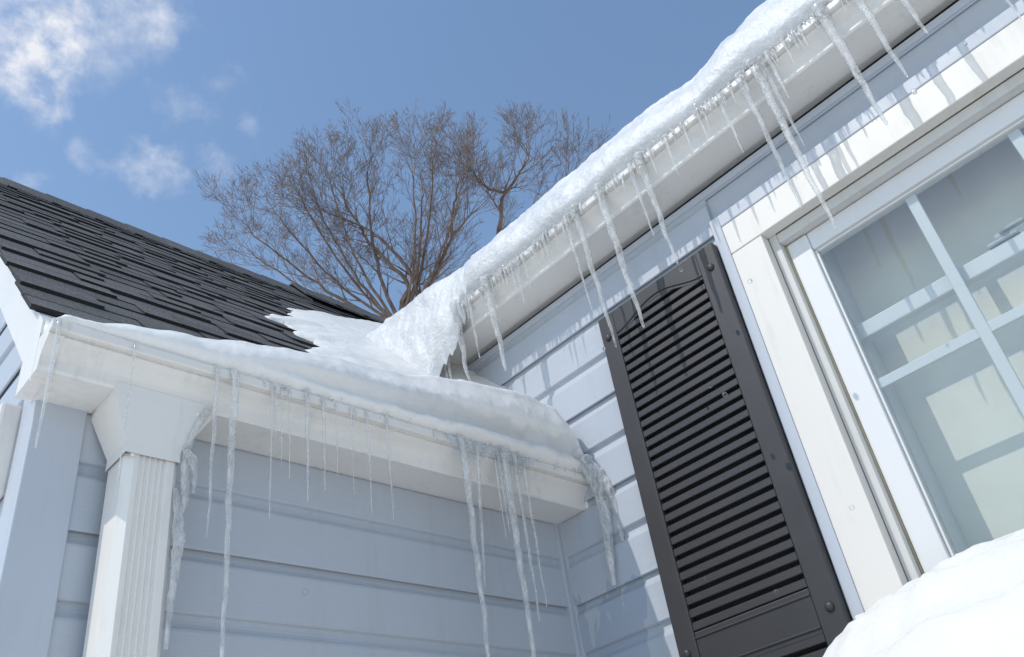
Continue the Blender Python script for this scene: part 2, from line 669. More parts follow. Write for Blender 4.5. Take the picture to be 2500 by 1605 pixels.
# far walls that close the house
mesh_obj('wall', [(WING_X, 2 * RIDGE_Y, 0), (4.8, 2 * RIDGE_Y, 0), (4.8, 2 * RIDGE_Y, 2.5), (WING_X, 2 * RIDGE_Y, 2.5)], [(0, 1, 2, 3)], 'siding', house)
mesh_obj('wall', [(0, -4, 0), (4.8, -4, 0), (4.8, -4, 3.1), (RIDGE_X, -4, MAIN_C + RS * RIDGE_X - .05), (0, -4, 3.1)], [(0, 1, 2, 3, 4)], 'siding', house)
mesh_obj('wall', [(4.8, -4, 0), (4.8, 2 * RIDGE_Y, 0), (4.8, 2 * RIDGE_Y, 3.1), (4.8, -4, 3.1)], [(0, 1, 2, 3)], 'siding', house)

# corner posts
bm = bmesh.new()
bm_box(bm, (WING_X - .018, -.018, 0), (WING_X + .063, -.0005, 2.47), .002)
bm_box(bm, (WING_X - .018, -.0004, 0), (WING_X - .0005, .06, 2.46), .002)
bm_obj('corner_post', bm, 'trim_blue', house)
bm = bmesh.new()
bm_box(bm, (-.026, -.0175, 0), (-.0145, -.0005, 2.42), .0015)
bm_box(bm, (-.014, -.026, 0), (-.0005, -.0005, 2.42), .0015)
bm_obj('inside_corner_post', bm, 'trim_blue', house)

# eave boards under the gutters
box('fascia_board', (WING_X - .02, -.0105, 2.40), (-.004, .012, 2.57), 'gutter', house, .001)
box('fascia_board', (-.0148, -4, 3.032), (.012, .36, 3.17), 'gutter', house, .001)

# rake board of the gable
def rake(name, x0, x1, d0, d1, mat, back=False):
    def P(y, d):
        yy = 2 * RIDGE_Y - y if back else y
        return (yy, WING_C + RS * y - d)
    ys, ye = -.085, RIDGE_Y
    v = []
    for x in (x0, x1):
        v += [(x, *P(ys, d0)), (x, *P(ye, d0)), (x, *P(ye, d1)), (x, *P(ys + .0, d1))]
    return mesh_obj(name, v, [(0, 1, 2, 3), (7, 6, 5, 4), (0, 4, 5, 1), (1, 5, 6, 2), (2, 6, 7, 3), (3, 7, 4, 0)], mat, house)


for bk in (False, True):
    rake('rake_board', -1.266, -1.2355, .016, .135, 'gutter', bk)

# ------------------------------------------------------------------ roofs
SL = math.sqrt(1 + RS * RS)
# wing roof deck (front slope incl. the part that runs past the main wall up to the valley, and the back slope)
DK = .016
def wz(y):
    return WING_C + RS * y - DK
vr = [(-1.272, -.05, wz(-.05)), (0.0, -.05, wz(-.05)), (0.0, .55, wz(.55)), (1.12, RIDGE_Y, wz(RIDGE_Y)), (-1.272, RIDGE_Y, wz(RIDGE_Y)),
      (-1.272, 2 * RIDGE_Y + .05, wz(-.05)), (1.12, 2 * RIDGE_Y + .05, wz(-.05))]
roof_wing = mesh_obj('roof', vr, [(0, 1, 2, 3, 4), (4, 3, 6, 5)], 'deck', house)
vr = [(-.05, -4.05, MAIN_C - RS * .05 - DK), (-.05, .60, MAIN_C - RS * .05 - DK), (RIDGE_X, 3.3, MAIN_C + RS * RIDGE_X - DK), (RIDGE_X, -4.05, MAIN_C + RS * RIDGE_X - DK),
      (2 * RIDGE_X, 3.3, MAIN_C - DK), (2 * RIDGE_X, -4.05, MAIN_C - DK)]
roof_main = mesh_obj('roof', vr, [(0, 1, 2, 3), (3, 2, 4, 5)], 'shingle', house)

# shingles of the wing roof, one object per tab
UP = Vector((0, 1 / SL, RS / SL))
NRM = Vector((0, -RS / SL, 1 / SL))
EXP_S = .0945


def make_tab(w, thick, depth):
    """a tab lying along +x, butt edge at v=0, tapering under the next course; local frame x, up-slope, normal"""
    j = .0015
    v = []
    top = [(0, 0, thick), (w, RNG.uniform(-j, j), thick), (w, depth, thick * .35), (0, depth, thick * .35)]
    bot = [(0.001, .0015, -.001), (w - .001, .0015, -.001), (w, depth, -.003), (0, depth, -.003)]
    me = bpy.data.meshes.new('shingle')
    me.from_pydata(top + bot, [], [(0, 1, 2, 3), (7, 6, 5, 4), (0, 4, 5, 1), (1, 5, 6, 2), (2, 6, 7, 3), (3, 7, 4, 0)])
    me.materials.append(M['shingle'])
    me.materials.append(M['deck'])
    for k in (2, 3, 5):
        me.polygons[k].material_index = 1
    return me


TABS = {}
for wi in range(6):
    for raised in (0, 1):
        TABS[(wi, raised)] = make_tab(.085 + .034 * wi, .0098 if raised else .0052, EXP_S * 1.32)


def patch_left_x(y):
    return interp([(.15, -.62), (.253, -.56), (.374, -.48), (.5, -.44), (.612, -.46), (.8, -.33), (.9, -.25), (1.05, -.05), (1.18, .18), (1.38, .48), (1.6, .85)], y)


def place_tab(me, x, s, lift):
    o = bpy.data.objects.new('shingle', me)
    link(o, roof_wing)
    p = Vector((x, 0, WING_C)) + UP * s + NRM * (lift - .010)
    o.matrix_world = Matrix(((1, UP.x, NRM.x, p.x), (0, UP.y, NRM.y, p.y), (0, UP.z, NRM.z, p.z), (0, 0, 0, 1)))
    return o


s0 = -.055 * SL
n_c = int((RIDGE_Y * SL - s0) / EXP_S)
n_tabs = 0
for c in range(n_c + 1):
    s = s0 + c * EXP_S
    y = s / SL
    x = -1.280 + RNG.uniform(-.005, .003)
    xmax = min(1.1, max(-.02, y - .45))
    xvis = patch_left_x(y + .02) + .13 if y > .1 else -.35
    raised = RNG.random() < .5
    while x < min(xmax, xvis):
        wi = RNG.randrange(6)
        me = TABS[(wi, int(raised))]
        place_tab(me, x, s + RNG.uniform(-.002, .002), RNG.uniform(0, .0015))
        n_tabs += 1
        x += .085 + .034 * wi + RNG.uniform(.0, .003)
        raised = not raised if RNG.random() < .8 else raised

# the main roof's shingles, seen only edge-on from below: one joined mesh
def main_roof_shingles():
    rn = random.Random(77)
    up = Vector((1 / SL, 0, RS / SL)); nr = Vector((-RS / SL, 0, 1 / SL))
    vv, ff = [], []
    c = 0
    while c * EXP_S < RIDGE_X * SL - .03:
        y = -4.05
        while y < min(3.3, .55 + c * EXP_S / SL):
            wd = rn.uniform(.12, .34)
            th = rn.choice((.005, .0095))
            b = len(vv)
            for yy in (y, y + wd - .002):
                for ss, hh in ((0, th), (EXP_S * 1.3, th * .35), (0, -.001), (EXP_S * 1.3, -.003)):
                    vv.append(Vector((-.05, yy, MAIN_C - RS * .05)) + up * (c * EXP_S + ss) + nr * (hh - .011))
            ff += [(b, b + 1, b + 5, b + 4), (b, b + 4, b + 6, b + 2), (b, b + 2, b + 3, b + 1), (b + 4, b + 5, b + 7, b + 6), (b + 2, b + 6, b + 7, b + 3)]
            y += wd
        c += 1
    o = mesh_obj('shingles', vv, ff, 'shingle', roof_main)
    o['kind'] = 'stuff'


main_roof_shingles()

# caps over the ridge
for i in range(15):
    x = -1.28 + i * .165
    h = .012 + (.022 if x > .15 else 0)
    w = .16
    zr = WING_C + RS * RIDGE_Y
    pts = []
    for xx, hh in ((x, h + .006), (x + .2, h)):
        pts += [(xx, RIDGE_Y - w, zr - RS * w + hh - .004), (xx, RIDGE_Y - .02, zr - RS * .02 + hh + .006), (xx, RIDGE_Y + .02, zr - RS * .02 + hh + .006), (xx, RIDGE_Y + w, zr - RS * w + hh - .004)]
    pts += [(p[0], p[1], p[2] - .012) for p in pts]
    f = []
    for b in (0, 8):
        for q in range(3):
            f.append((b + q, b + q + 1, b + 4 + q + 1, b + 4 + q))
    f += [(0, 1, 9, 8), (1, 2, 10, 9), (2, 3, 11, 10), (0, 4, 12, 8), (3, 7, 15, 11)]
    mesh_obj('ridge_cap', pts, f, 'shingle', roof_wing)

# ------------------------------------------------------------------ window (a part of the house)
window = bpy.data.objects.new('window', None)
window.empty_display_size = .1
link(window, house)
window['label'] = 'white framed window with grey muntin bars and a pale blind behind the glass'
# head and side channels in the siding's colour
box('trim_channel', (-.021, CAS_Y1 + .0005, 1.2), (-.0005, CAS_Y1 + .026, 2.905), 'trim_blue', window, .002)
box('trim_channel', (-.0225, CAS_Y0 - .026, CAS_Z1 + .0005), (-.0005, CAS_Y1, CAS_Z1 + .034), 'trim_blue', window, .002)
box('trim_channel', (-.021, CAS_Y0 - .026, 1.2), (-.0005, CAS_Y0 - .0005, 2.90), 'trim_blue', window, .002)
# casing
box('casing', (-.020, WIN_Y1, 1.2), (.012, CAS_Y1, 2.783), 'casing', window, .002)
box('casing', (-.0205, CAS_Y0, 2.785), (.012, CAS_Y1, CAS_Z1), 'casing', window, .002)
box('casing', (-.020, CAS_Y0, 1.2), (.012, WIN_Y0, 2.783), 'casing', window, .002)
# jamb liners, stepping in towards the sash
box('jamb_liner', (.0122, -.797, 1.9), (.08, -.7772, 2.7905), 'liner', window, .0015)
box('jamb_liner', (.0123, -1.60, 2.7590), (.08, -.7975, 2.7838), 'liner', window, .0015)
box('jamb_liner', (.0122, -1.62, 1.9), (.08, -1.571, 2.79), 'liner', window, .0015)
box('caulk_line', (.0300, -.8005, 1.98), (.05, -.7975, 2.757), 'caulk', window, .0008)
# sash
SY0, SY1 = -1.566, -.8008
SZ1 = 2.7575
GY0, GY1, GZ0, GZ1 = -1.507, -.852, 2.0, 2.711
box('sash_stile', (.033, GY1, WIN_Z0), (.075, SY1, 2.7560), 'sash', window, .003)
box('sash_stile', (.033, SY0, WIN_Z0), (.075, GY0, 2.7560), 'sash', window, .003)
box('sash_rail', (.036, GY0 + .0005, GZ1), (.075, GY1 - .0005, SZ1), 'sash', window, .003)
box('sash_rail', (.036, GY0 + .0005, WIN_Z0), (.075, GY1 - .0005, GZ0), 'sash', window, .003)
bm = bmesh.new()     # glazing bead round the pane
for lo, hi in (((.044, GY1 - .006, GZ0), (.06, GY1 - .0003, GZ1)), ((.044, GY0 + .0003, GZ0), (.06, GY0 + .006, GZ1)),
               ((.044, GY0 + .007, GZ1 - .006), (.06, GY1 - .007, GZ1 - .0003)), ((.044, GY0 + .007, GZ0 + .0003), (.06, GY1 - .007, GZ0 + .006))):
    bm_box(bm, lo, hi, .001)
bm_obj('glazing_bead', bm, 'muntin', window)
bm = bmesh.new()
bm_box(bm, (.0505, GY0 + .002, GZ0 + .002), (.0535, GY1 - .002, GZ1 - .002))
bm_obj('pane', bm, 'glass', window)
for yy in (-1.073, -1.290):
    box('muntin', (.0550, yy - .0115, GZ0), (.0620, yy + .0115, GZ1), 'muntin', window, .002)
for ya, yb in ((GY1, -1.062), (-1.084, -1.279), (-1.301, GY0)):
    box('muntin', (.0555, yb, 2.352), (.0615, ya, 2.374), 'muntin', window, .002)
# inner sash rail with its lock, and the blind behind
box('inner_rail', (.085, GY0 - .03, 2.484), (.11, GY1 + .03, 2.520), 'muntin', window, .003)
bm = bmesh.new()
bm_box(bm, (.080, -1.205, 2.522), (.107, -1.145, 2.530), .003)
bm_box(bm, (.084, -1.19, 2.531), (.100, -1.163, 2.544), .004)
bm_box(bm, (.074, -1.225, 2.536), (.088, -1.175, 2.542), .002)
bm_obj('sash_lock', bm, 'metal', window)
mesh_obj('blind', [(.185, -1.75, 1.75), (.185, -.6, 1.75), (.185, -.6, 3.0), (.185, -1.75, 3.0)], [(0, 1, 2, 3)], 'blind', window)
bm = bmesh.new()
bm_box(bm, (.112, -.845, 1.9), (.1845, -.63, 2.85), .002)
bm_obj('inner_jamb', bm, 'muntin', window)
bm = bmesh.new()
bm_box(bm, (-.07, CAS_Y0 - .02, WIN_Z0 - .045), (.05, CAS_Y1 + .0, WIN_Z0 - .0005), .004)
bm_obj('window_sill', bm, 'casing', window)

# ------------------------------------------------------------------ gutters
GPROF = [(0.000, 0.068), (0.000, 0.000), (0.095, 0.000), (0.0985, 0.004), (0.0995, 0.014), (0.101, 0.022), (0.1055, 0.030), (0.112, 0.037), (0.1195, 0.043),
         (0.1255, 0.0485), (0.1225, 0.0535), (0.1330, 0.0550), (0.1350, 0.0575), (0.1355, 0.0700), (0.1335, 0.0735), (0.1280, 0.0740)]


def gutter_profile():
    """closed outline of the folded sheet: outer skin then inner skin"""
    outer = GPROF
    inner = [(max(u - .0015, .0015) if i > 1 else u + .0015, v + (.0015 if 0 < i < len(GPROF) - 1 else 0)) for i, (u, v) in enumerate(GPROF)]
    return outer + inner[::-1]


GP = gutter_profile()
G_W = (-.0115, 2.391)        # wing gutter: back plane y, bottom z
G_M = (-.0155, 3.024)        # main gutter: back plane x, bottom z
gut_w = empty('gutter', (-.64, G_W[0] - .06, G_W[1]), 'white gutter along the wing eave, snow heaped on it, downspout at one end', 'gutter', 'white gutters under the eaves')
gut_m = empty('gutter', (G_M[0] - .06, -1, G_M[1]), 'white gutter along the higher eave above shutter and window, fringed with icicles', 'gutter', 'white gutters under the eaves')
extrude_profile('trough', lambda x: [(x, G_W[0] - u, G_W[1] + v) for u, v in GP], -1.262, -.010, 'gutter', gut_w)
extrude_profile('trough', lambda y: [(G_M[0] - u, y, G_M[1] + v) for u, v in GP], .34, -4.0, 'gutter', gut_m)


def end_cap(x0, x1, flange, parent):
    pts = GPROF
    v = [(x0, G_W[0] - u, G_W[1] + w) for u, w in pts] + [(x1, G_W[0] - u, G_W[1] + w) for u, w in pts]
    n = len(pts)
    f = [tuple(range(n - 1, -1, -1)), tuple(range(n, 2 * n))]
    f += [(i, (i + 1) % n, n + (i + 1) % n, n + i) for i in range(n)]
    return v, f


v, f = end_cap(-1.2655, -1.2640, 0, gut_w)
# the cap's flange wraps the trough by a couple of centimetres
off = [(u + (.0022 if i > 1 else 0), w - (.0022 if 0 < i < 3 else 0)) for i, (u, w) in enumerate(GPROF)]
b = len(v)
n = len(off)
v += [(-1.2665, G_W[0] - u, G_W[1] + w) for u, w in off] + [(-1.243, G_W[0] - u, G_W[1] + w) for u, w in off]
f += [(b + i, b + i + 1, b + n + i + 1, b + n + i) for i in range(n - 1)]
cap = mesh_obj('end_cap', v, f, 'gutter', gut_w)


def rivet(p, nrm, r, parent, mat='gutter', name='rivet'):
    bm = bmesh.new()
    bmesh.ops.create_uvsphere(bm, u_segments=12, v_segments=6, radius=r)
    for q in bm.verts:
        q.co.z *= .55
    q = Vector(nrm).to_track_quat('Z', 'Y')
    for w in bm.verts:
        w.co = q @ w.co + Vector(p)
    return bm_obj(name, bm, mat, parent, True)


rivet((-1.252, G_W[0] - .1225, G_W[1] + .043), (0, -1, -.5), .0045, gut_w)
rivet((-1.254, G_W[0] - .07, G_W[1] - .0022), (0, 0, -1), .004, gut_w)
for x in (-.52, -.33, -.16):
    rivet((x, G_W[0] - .0995, G_W[1] + .012), (0, -1, 0), .003, gut_w)
# right hand end piece against the main wall
box('end_cap', (-.0098, G_W[0] - .108, G_W[1] - .004), (-.0045, G_W[0] - .002, G_W[1] + .07), 'gutter', gut_w, .001)

# ------------------------------------------------------------------ downspout
ds = empty('downspout', (-1.088, -.07, 0), 'white ribbed downspout below the wing gutter with a flared outlet on top', 'downspout')
# outlet: square funnel
TX0, TX1, TY0, TY1, TZ = -1.146, -.978, -.1125, -.015, 2.3905
BX0, BX1, BY0, BY1, BZ = -1.116, -1.027, -.109, -.030, 2.302
vv = [(TX0, TY0, TZ + .012), (TX1, TY0, TZ + .012), (TX1, TY1, TZ - .003), (TX0, TY1, TZ - .003),
      (TX0, TY0, TZ - .012), (TX1, TY0, TZ - .012), (TX1, TY1, TZ - .012), (TX0, TY1, TZ - .012),
      (BX0, BY0, BZ), (BX1, BY0, BZ), (BX1, BY1, BZ), (BX0, BY1, BZ),
      (BX0, BY0, BZ - .02), (BX1, BY0, BZ - .02), (BX1, BY1, BZ - .02), (BX0, BY1, BZ - .02)]
ff = []
for a in (0, 4, 8):
    for i in range(4):
        j = (i + 1) % 4
        ff.append((a + i, a + j, a + 4 + j, a + 4 + i))
o = mesh_obj('outlet', vv, ff, 'gutter', ds)
rivet((-1.005, TY0 - .0005, 2.379), (0, -1, 0), .0045, ds)
rivet((-1.105, BY0 - .001, 2.278), (-.3, -1, 0), .0035, ds)
# pipe with ribs on its front
def pipe_ring(z):
    x0, x1, y0, y1 = -1.1125, -1.0265, -.1055, -.033
    pts = [(x0, y1), (x0, y0 + .014), (x0 + .012, y0)]
    nrib = 5
    a, b = x0 + .020, x1 - .020
    m = nrib * 8
    for i in range(m + 1):
        t = i / m
        pts.append((a + (b - a) * t, y0 + .0022 * (1 - math.cos(2 * math.pi * nrib * t)) ))
    pts += [(x1 - .008, y0), (x1, y0 + .008), (x1, y1)]
    return [(x, y, z) for x, y in pts]


extrude_profile('pipe', pipe_ring, 2.288, .15, 'gutter', ds)

# ------------------------------------------------------------------ shutter
sh = empty('shutter', (-.02, -.482, 1.12), 'dark charcoal louvered shutter with arched top panel beside the window', 'shutter')
SHY0, SHY1, SHZ0, SHZ1 = -.667, -.297, 1.115, 2.834
IY0, IY1 = -.6155, -.3455
XB, XF = -.0145, -.040
box('stile', (XF, SHY0, SHZ0), (XB, IY0, SHZ1), 'shutter', sh, .003)
box('stile', (XF, IY1, SHZ0), (XB, SHY1, SHZ1), 'shutter', sh, .003)


def arch_rail():
    n = 24
    v = []
    for x in (XF + .002, XB):
        for i in range(n + 1):
            t = i / n
            y = IY0 + (IY1 - IY0) * t
            s = math.sin(math.pi * t) ** 1.7
            v.append((x, y, 2.757 + .036 * s))
        for i in range(n + 1):
            t = i / n
            v.append((x, IY0 + (IY1 - IY0) * t, SHZ1 - .0006))
    m = n + 1
    f = []
    for i in range(n):
        f.append((i, i + 1, m + i + 1, m + i))
        f.append((2 * m + i, 3 * m + i, 3 * m + i + 1, 2 * m + i + 1))
        f.append((i, 2 * m + i, 2 * m + i + 1, i + 1))
        f.append((m + i, m + i + 1, 3 * m + i + 1, 3 * m + i))
    o = mesh_obj('top_rail', v, f, 'shutter', sh)
    # bead following the arch
    vv, ff = [], []
    pts = []
    for i in range(n + 1):
        t = i / n
        s = math.sin(math.pi * t) ** 1.7
        pts.append(Vector((XF + .0015, IY0 + (IY1 - IY0) * t, 2.767 + .036 * s)))
    tube(vv, ff, pts, [.0022] * (n + 1), 8, Vector((1, 0, 0)))
    mesh_obj('arch_bead', vv, ff, 'shutter', sh, True)


arch_rail()


def rail(z0, z1):
    bm = bmesh.new()
    bm_box(bm, (XF + .002, IY0 + .0003, z0), (XB, IY1 - .0003, z1), .002)
    bm_box(bm, (XF - .0004, IY0 + .0004, z1 - .014), (XF + .003, IY1 - .0004, z1 - .010), .001)
    bm_box(bm, (XF - .0004, IY0 + .0004, z0 + .010), (XF + .003, IY1 - .0004, z0 + .014), .001)
    bm_obj('rail', bm, 'shutter', sh)


rail(1.936, 2.020)
rail(SHZ0 + .0006, 1.185)
mesh_obj('back_panel', [(XB - .001, IY0, SHZ0 + .01), (XB - .001, IY1, SHZ0 + .01), (XB - .001, IY1, SHZ1 - .01), (XB - .001, IY0, SHZ1 - .01)], [(0, 1, 2, 3)], 'dark', sh)
# louvers
LP = .0262
lv = [(XF + .003, 0.0), (XF + .0045, -.0022), (XF + .0075, -.0020), (XB - .0015, .0165), (XB - .0015, .0215), (XF + .006, .0035)]
lv = [(-.0375, .000), (-.0360, -.0015), (-.0340, -.0010), (-.0165, .0205), (-.0165, .0235), (-.0355, .0150), (-.0372, .0130)]
la = [(x, IY0 + .001, z) for x, z in lv] + [(x, IY1 - .001, z) for x, z in lv]
nl = len(lv)
lf = [(i, (i + 1) % nl, nl + (i + 1) % nl, nl + i) for i in range(nl)] + [tuple(range(nl - 1, -1, -1)), tuple(range(nl, 2 * nl))]
lme = bpy.data.meshes.new('louver')
lme.from_pydata(la, [], lf)
lme.materials.append(M['shutter'])
z = 2.024
while z < 2.790:
    o = bpy.data.objects.new('louver', lme)
    link(o, sh)
    o.location = (0, 0, z)
    if z > 2.745:       # shortened under the arch
        hw = math.sqrt(max(0.0, 1 - (z - 2.745) / .05)) * .5
        o.scale = (1, .55 + .45 * hw / .5 if z > 2.75 else 1, 1)
        o.location.y = -.4805 * (1 - o.scale.y)
    z += LP
z = 1.190
while z < 1.925:
    o = bpy.data.objects.new('louver', lme)
    link(o, sh)
    o.location = (0, 0, z)
    z += LP
for y, zz in ((-.318, 2.768), (-.645, 2.771), (-.645, 1.975), (-.318, 1.985), (-.318, 1.17), (-.645, 1.17)):
    rivet((XF - .001, y, zz), (-1, 0, 0), .0095, sh, 'shutter', 'screw_cap')

# ------------------------------------------------------------------ plate on the gable wall at the picture's edge
pl = empty('wall_plate', (-1.24, .08, 2.3), 'small white plastic plate on the gable wall, cut off by the picture edge', 'plate')
bm = bmesh.new()
bm_box(bm, (-1.268, .058, 2.255), (-1.232, .16, 2.42), .006)
bm_obj('plate', bm, 'gutter', pl)
bm = bmesh.new()
bm_box(bm, (-1.2715, .075, 2.275), (-1.2685, .145, 2.40), .002)
bm_obj('cover', bm, 'gutter', pl)

for r in (gut_w, gut_m, ds, sh, pl):
    child_fix(r)

# ------------------------------------------------------------------ snow
LTOP = [(-1.272, 2.488), (-1.238, 2.506), (-1.205, 2.507), (-1.124, 2.526), (-1.036, 2.541), (-.915, 2.564), (-.827, 2.582), (-.681, 2.602),
        (-.564, 2.611), (-.458, 2.635), (-.357, 2.652), (-.195, 2.666), (-.11, 2.655), (-.05, 2.625), (-.015, 2.585)]


def snow_wing():
    nx, m = 260, 34
    x0, x1 = -1.262, -.012
    verts, faces = [], []
    for i in range(nx + 1):
        x = x0 + (x1 - x0) * i / nx
        zt = interp(LTOP, x)
        over = interp([(-1.27, 0.0), (-.95, .002), (-.75, .012), (-.4, .022), (-.1, .028), (0, .014)], x)   # how far it leans over the lip
        ledge = interp([(-.95, 0.0), (-.7, .020), (-.3, .038), (-.05, .030)], x) * (1 + .5 * noise.noise(Vector((x * 14, 2.2, .4))))                        # undercut between ice and snow
        zb = 2.4645
        end = min(1.0, (x - x0) / .02, (x1 - x) / .03)
        end = math.sqrt(max(0.0, end)) if end < 1 else 1
        h = (zt - zb) * (.35 + .65 * end)
        yf = -.136 - over
        yb = min(.36, (zt - WING_C) / RS + .07)
        for j in range(m + 1):
            t = j / m
            if t < .45:                     # front face
                a = t / .45
                z = zb + h * (a * .86)
                bulge = math.sin(math.pi * min(1, a * 1.05)) * .012
                notch = ledge * math.exp(-((a - .36) / .13) ** 2)
                lipd = (over + .002) * max(0, 1 - a / .20)
                y = yf - bulge + notch + lipd + a * a * .018
            elif t < .62:                   # rounded shoulder
                a = (t - .45) / .17
                ang = a * math.pi / 2
                z = zb + h * (.86 + .14 * math.sin(ang))
                y = yf + .018 + (1 - math.cos(ang)) * .05
            else:                           # back to the roof
                a = (t - .62) / .38
                ys = yf + .068
                y = ys + (yb - ys) * a
                zr = WING_C + RS * yb - .025
                z = zb + h + (zr - (zb + h)) * a ** 1.6
            nz = fbm(x, y, z, 5, 2) * .005 + fbm(x, y * 1.3, z, 30, 3) * .0012
            if t < .35:
                nz += fbm(x * .8, y, z * 2.2, 60, 2) * .0018 * interp([(-.9, .2), (-.6, 1)], x)
            wgt = 1 if t < .9 else (1 - t) / .1
            verts.append((x, y - nz * wgt * (1 if t < .6 else .2), z + nz * .9 * wgt))
    for i in range(nx):
        for j in range(m):
            a = i * (m + 1) + j
            faces.append((a, a + m + 1, a + m + 2, a + 1))
    faces.append(tuple(range(m, -1, -1)))
    faces.append(tuple(nx * (m + 1) + j for j in range(m + 1)))
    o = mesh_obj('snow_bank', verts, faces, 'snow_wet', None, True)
    tag(o, 'long bank of thawing snow heaped along the lower wing gutter', 'snow', None, 'stuff')


snow_wing()


def snow_valley():
    """sheet of snow left on the wing roof by the valley, its edge torn into fingers along the shingle courses"""
    nx, ny = 190, 150
    verts, faces, keep = [], [], {}
    xa, xb, ya, yb = -.80, 1.05, -.08, 1.66
    for i in range(nx + 1):
        for j in range(ny + 1):
            x = xa + (xb - xa) * (i / nx)
            y = ya + (yb - ya) * (j / ny)
            s = (y * SL - s0) / EXP_S
            fr = s - math.floor(s)
            finger = .055 * noise.noise(Vector((math.floor(s) * 3.7, 1.3, .2))) - .05 * abs(fr - .45) + .02 * fbm(x, y, 0, 22, 2)
            edge = patch_left_x(y) if y > .15 else -.62 + (.15 - y) * -.9
            d1 = x - edge + finger
            d2 = max(x, 0) * .0 + 1.0
            # against the main roof / wall the snow deepens into the valley
            val = y - (max(x, 0) + .55)
            dv = .07 * math.exp(-max(0, -x) / .14) * math.exp(-max(0, val) / .15)
            h = .038 * (1 - math.exp(-max(d1, 0) / .10)) + dv * min(1, max(0, d1) / .15)
            h += .006 * fbm(x, y, 0, 8, 3) * min(1, max(0, d1) / .08)
            if d1 < 0:
                h = -.03
            h = h * min(1, max(0, (y + .06) / .12))
            p = Vector((x, y, WING_C + RS * y)) + NRM * (h - .004)
            verts.append(p)
            keep[(i, j)] = d1 > -.03 and (x < -.006 or y > x + .50)
    for i in range(nx):
        for j in range(ny):
            if keep[(i, j)] or keep[(i + 1, j)] or keep[(i + 1, j + 1)] or keep[(i, j + 1)]:
                a = i * (ny + 1) + j
                faces.append((a, a + ny + 1, a + ny + 2, a + 1))
    o = mesh_obj('snow_patch', verts, faces, 'snow', None, True)
    bm = bmesh.new(); bm.from_mesh(o.data)
    bmesh.ops.delete(bm, geom=[q for q in bm.verts if not q.link_faces], context='VERTS')
    bm.to_mesh(o.data); bm.free()
    tag(o, 'smooth white snow left in the roof valley with a ragged edge on dark shingles', 'snow', None, 'stuff')


snow_valley()

RTOP = [(-1.9, 3.30), (-1.05, 3.286), (-.927, 3.275), (-.825, 3.252), (-.615, 3.272), (-.425, 3.272), (-.272, 3.276), (.025, 3.276), (.241, 3.262), (.438, 3.258), (.62, 3.24)]


def snow_main():
    ny, m = 420, 36
    y0, y1 = -2.6, .62
    verts, faces = [], []
    for i in range(ny + 1):
        y = y0 + (y1 - y0) * i / ny
        zt = interp(RTOP, y)
        drape = interp([(.05, 0.0), (.14, .35), (.235, 1.0), (.62, 1.0)], y)
        drape = min(1, max(0, drape + (.16 * noise.noise(Vector((y * 38, .3, .7))) + .12 * noise.noise(Vector((y * 95, 1.3, .7)))) * (1 if .05 < y < .3 else 0)))
        zroof = WING_C + RS * y - .03
        zb = 3.1005 * (1 - drape) + min(3.1005, zroof) * drape
        xf = -.150 - .037 * interp([(.05, 0), (.25, 1), (.6, 1.3)], y)
        h = zt - zb
        for j in range(m + 1):
            t = j / m
            if t < .5:
                a = t / .5
                z = zb + h * a * .84
                x = xf + .016 * max(0, 1 - a / .22) * (1 - drape) - math.sin(math.pi * a) * .012 + a * a * .028
            elif t < .68:
                a = (t - .5) / .18
                ang = a * math.pi / 2
                z = zb + h * (.84 + .16 * math.sin(ang))
                x = xf + .028 + (1 - math.cos(ang)) * .045
            else:
                a = (t - .68) / .32
                xs = xf + .073
                xe = .42
                x = xs + (xe - xs) * a
                z = zt + (MAIN_C + RS * xe - .02 - zt) * a ** 1.08
            nz = fbm(x, y, z, 4.5, 2) * .011 + fbm(x, y, z, 17, 2) * .003 + fbm(x, y, z, 55, 3) * .0018
            nz += (.006 * fbm(x, y, z, 26, 3)) * drape if t < .6 else 0
            wgt = 1 if t < .9 else (1 - t) / .1
            verts.append((x - nz * wgt * (1 if t < .68 else .25), y, z + nz * wgt * .7))
    for i in range(ny):
        for j in range(m):
            a = i * (m + 1) + j
            faces.append((a, a + 1, a + m + 2, a + m + 1))
    o = mesh_obj('snow_bank', verts, faces, 'snow_icy', None, True)
    tag(o, 'glittering icy snow bank along the upper gutter, above the icicles', 'snow', None, 'stuff')


snow_main()


def snow_pile():
    n, m = 220, 150
    verts, faces = [], []
    xa, xb, ya, yb = -1.15, -.030, -3.2, -.33
    for i in range(n + 1):
        for j in range(m + 1):
            y = ya + (yb - ya) * i / n
            x = xa + (xb - xa) * j / m
            top = interp([(-3.2, 1.7), (-1.6, 1.93), (-1.005, 1.978), (-.898, 1.984), (-.841, 1.968), (-.78, 1.955), (-.717, 1.935), (-.67, 1.91), (-.629, 1.88), (-.56, 1.79), (-.48, 1.55), (-.40, 1.0), (-.33, -.05)], y)
            c = interp([(-1.15, 0.0), (-.95, .16), (-.72, .62), (-.5, .86), (-.35, .93), (-.2, .973), (-.10, .992), (-.03, 1.0)], x)
            z = -.05 + (top + .05) * c
            z += (.016 * fbm(x, y, 0, 4, 3) + .007 * fbm(x, y, 0, 20, 4)) * c
            verts.append((x, y, z))
    for i in range(n):
        for j in range(m):
            a = i * (m + 1) + j
            faces.append((a, a + m + 1, a + m + 2, a + 1))
    o = mesh_obj('snow_pile', verts, faces, 'snow', None, True)
    tag(o, 'big white snow pile heaped against the wall below the window', 'snow', None, 'stuff')


snow_pile()


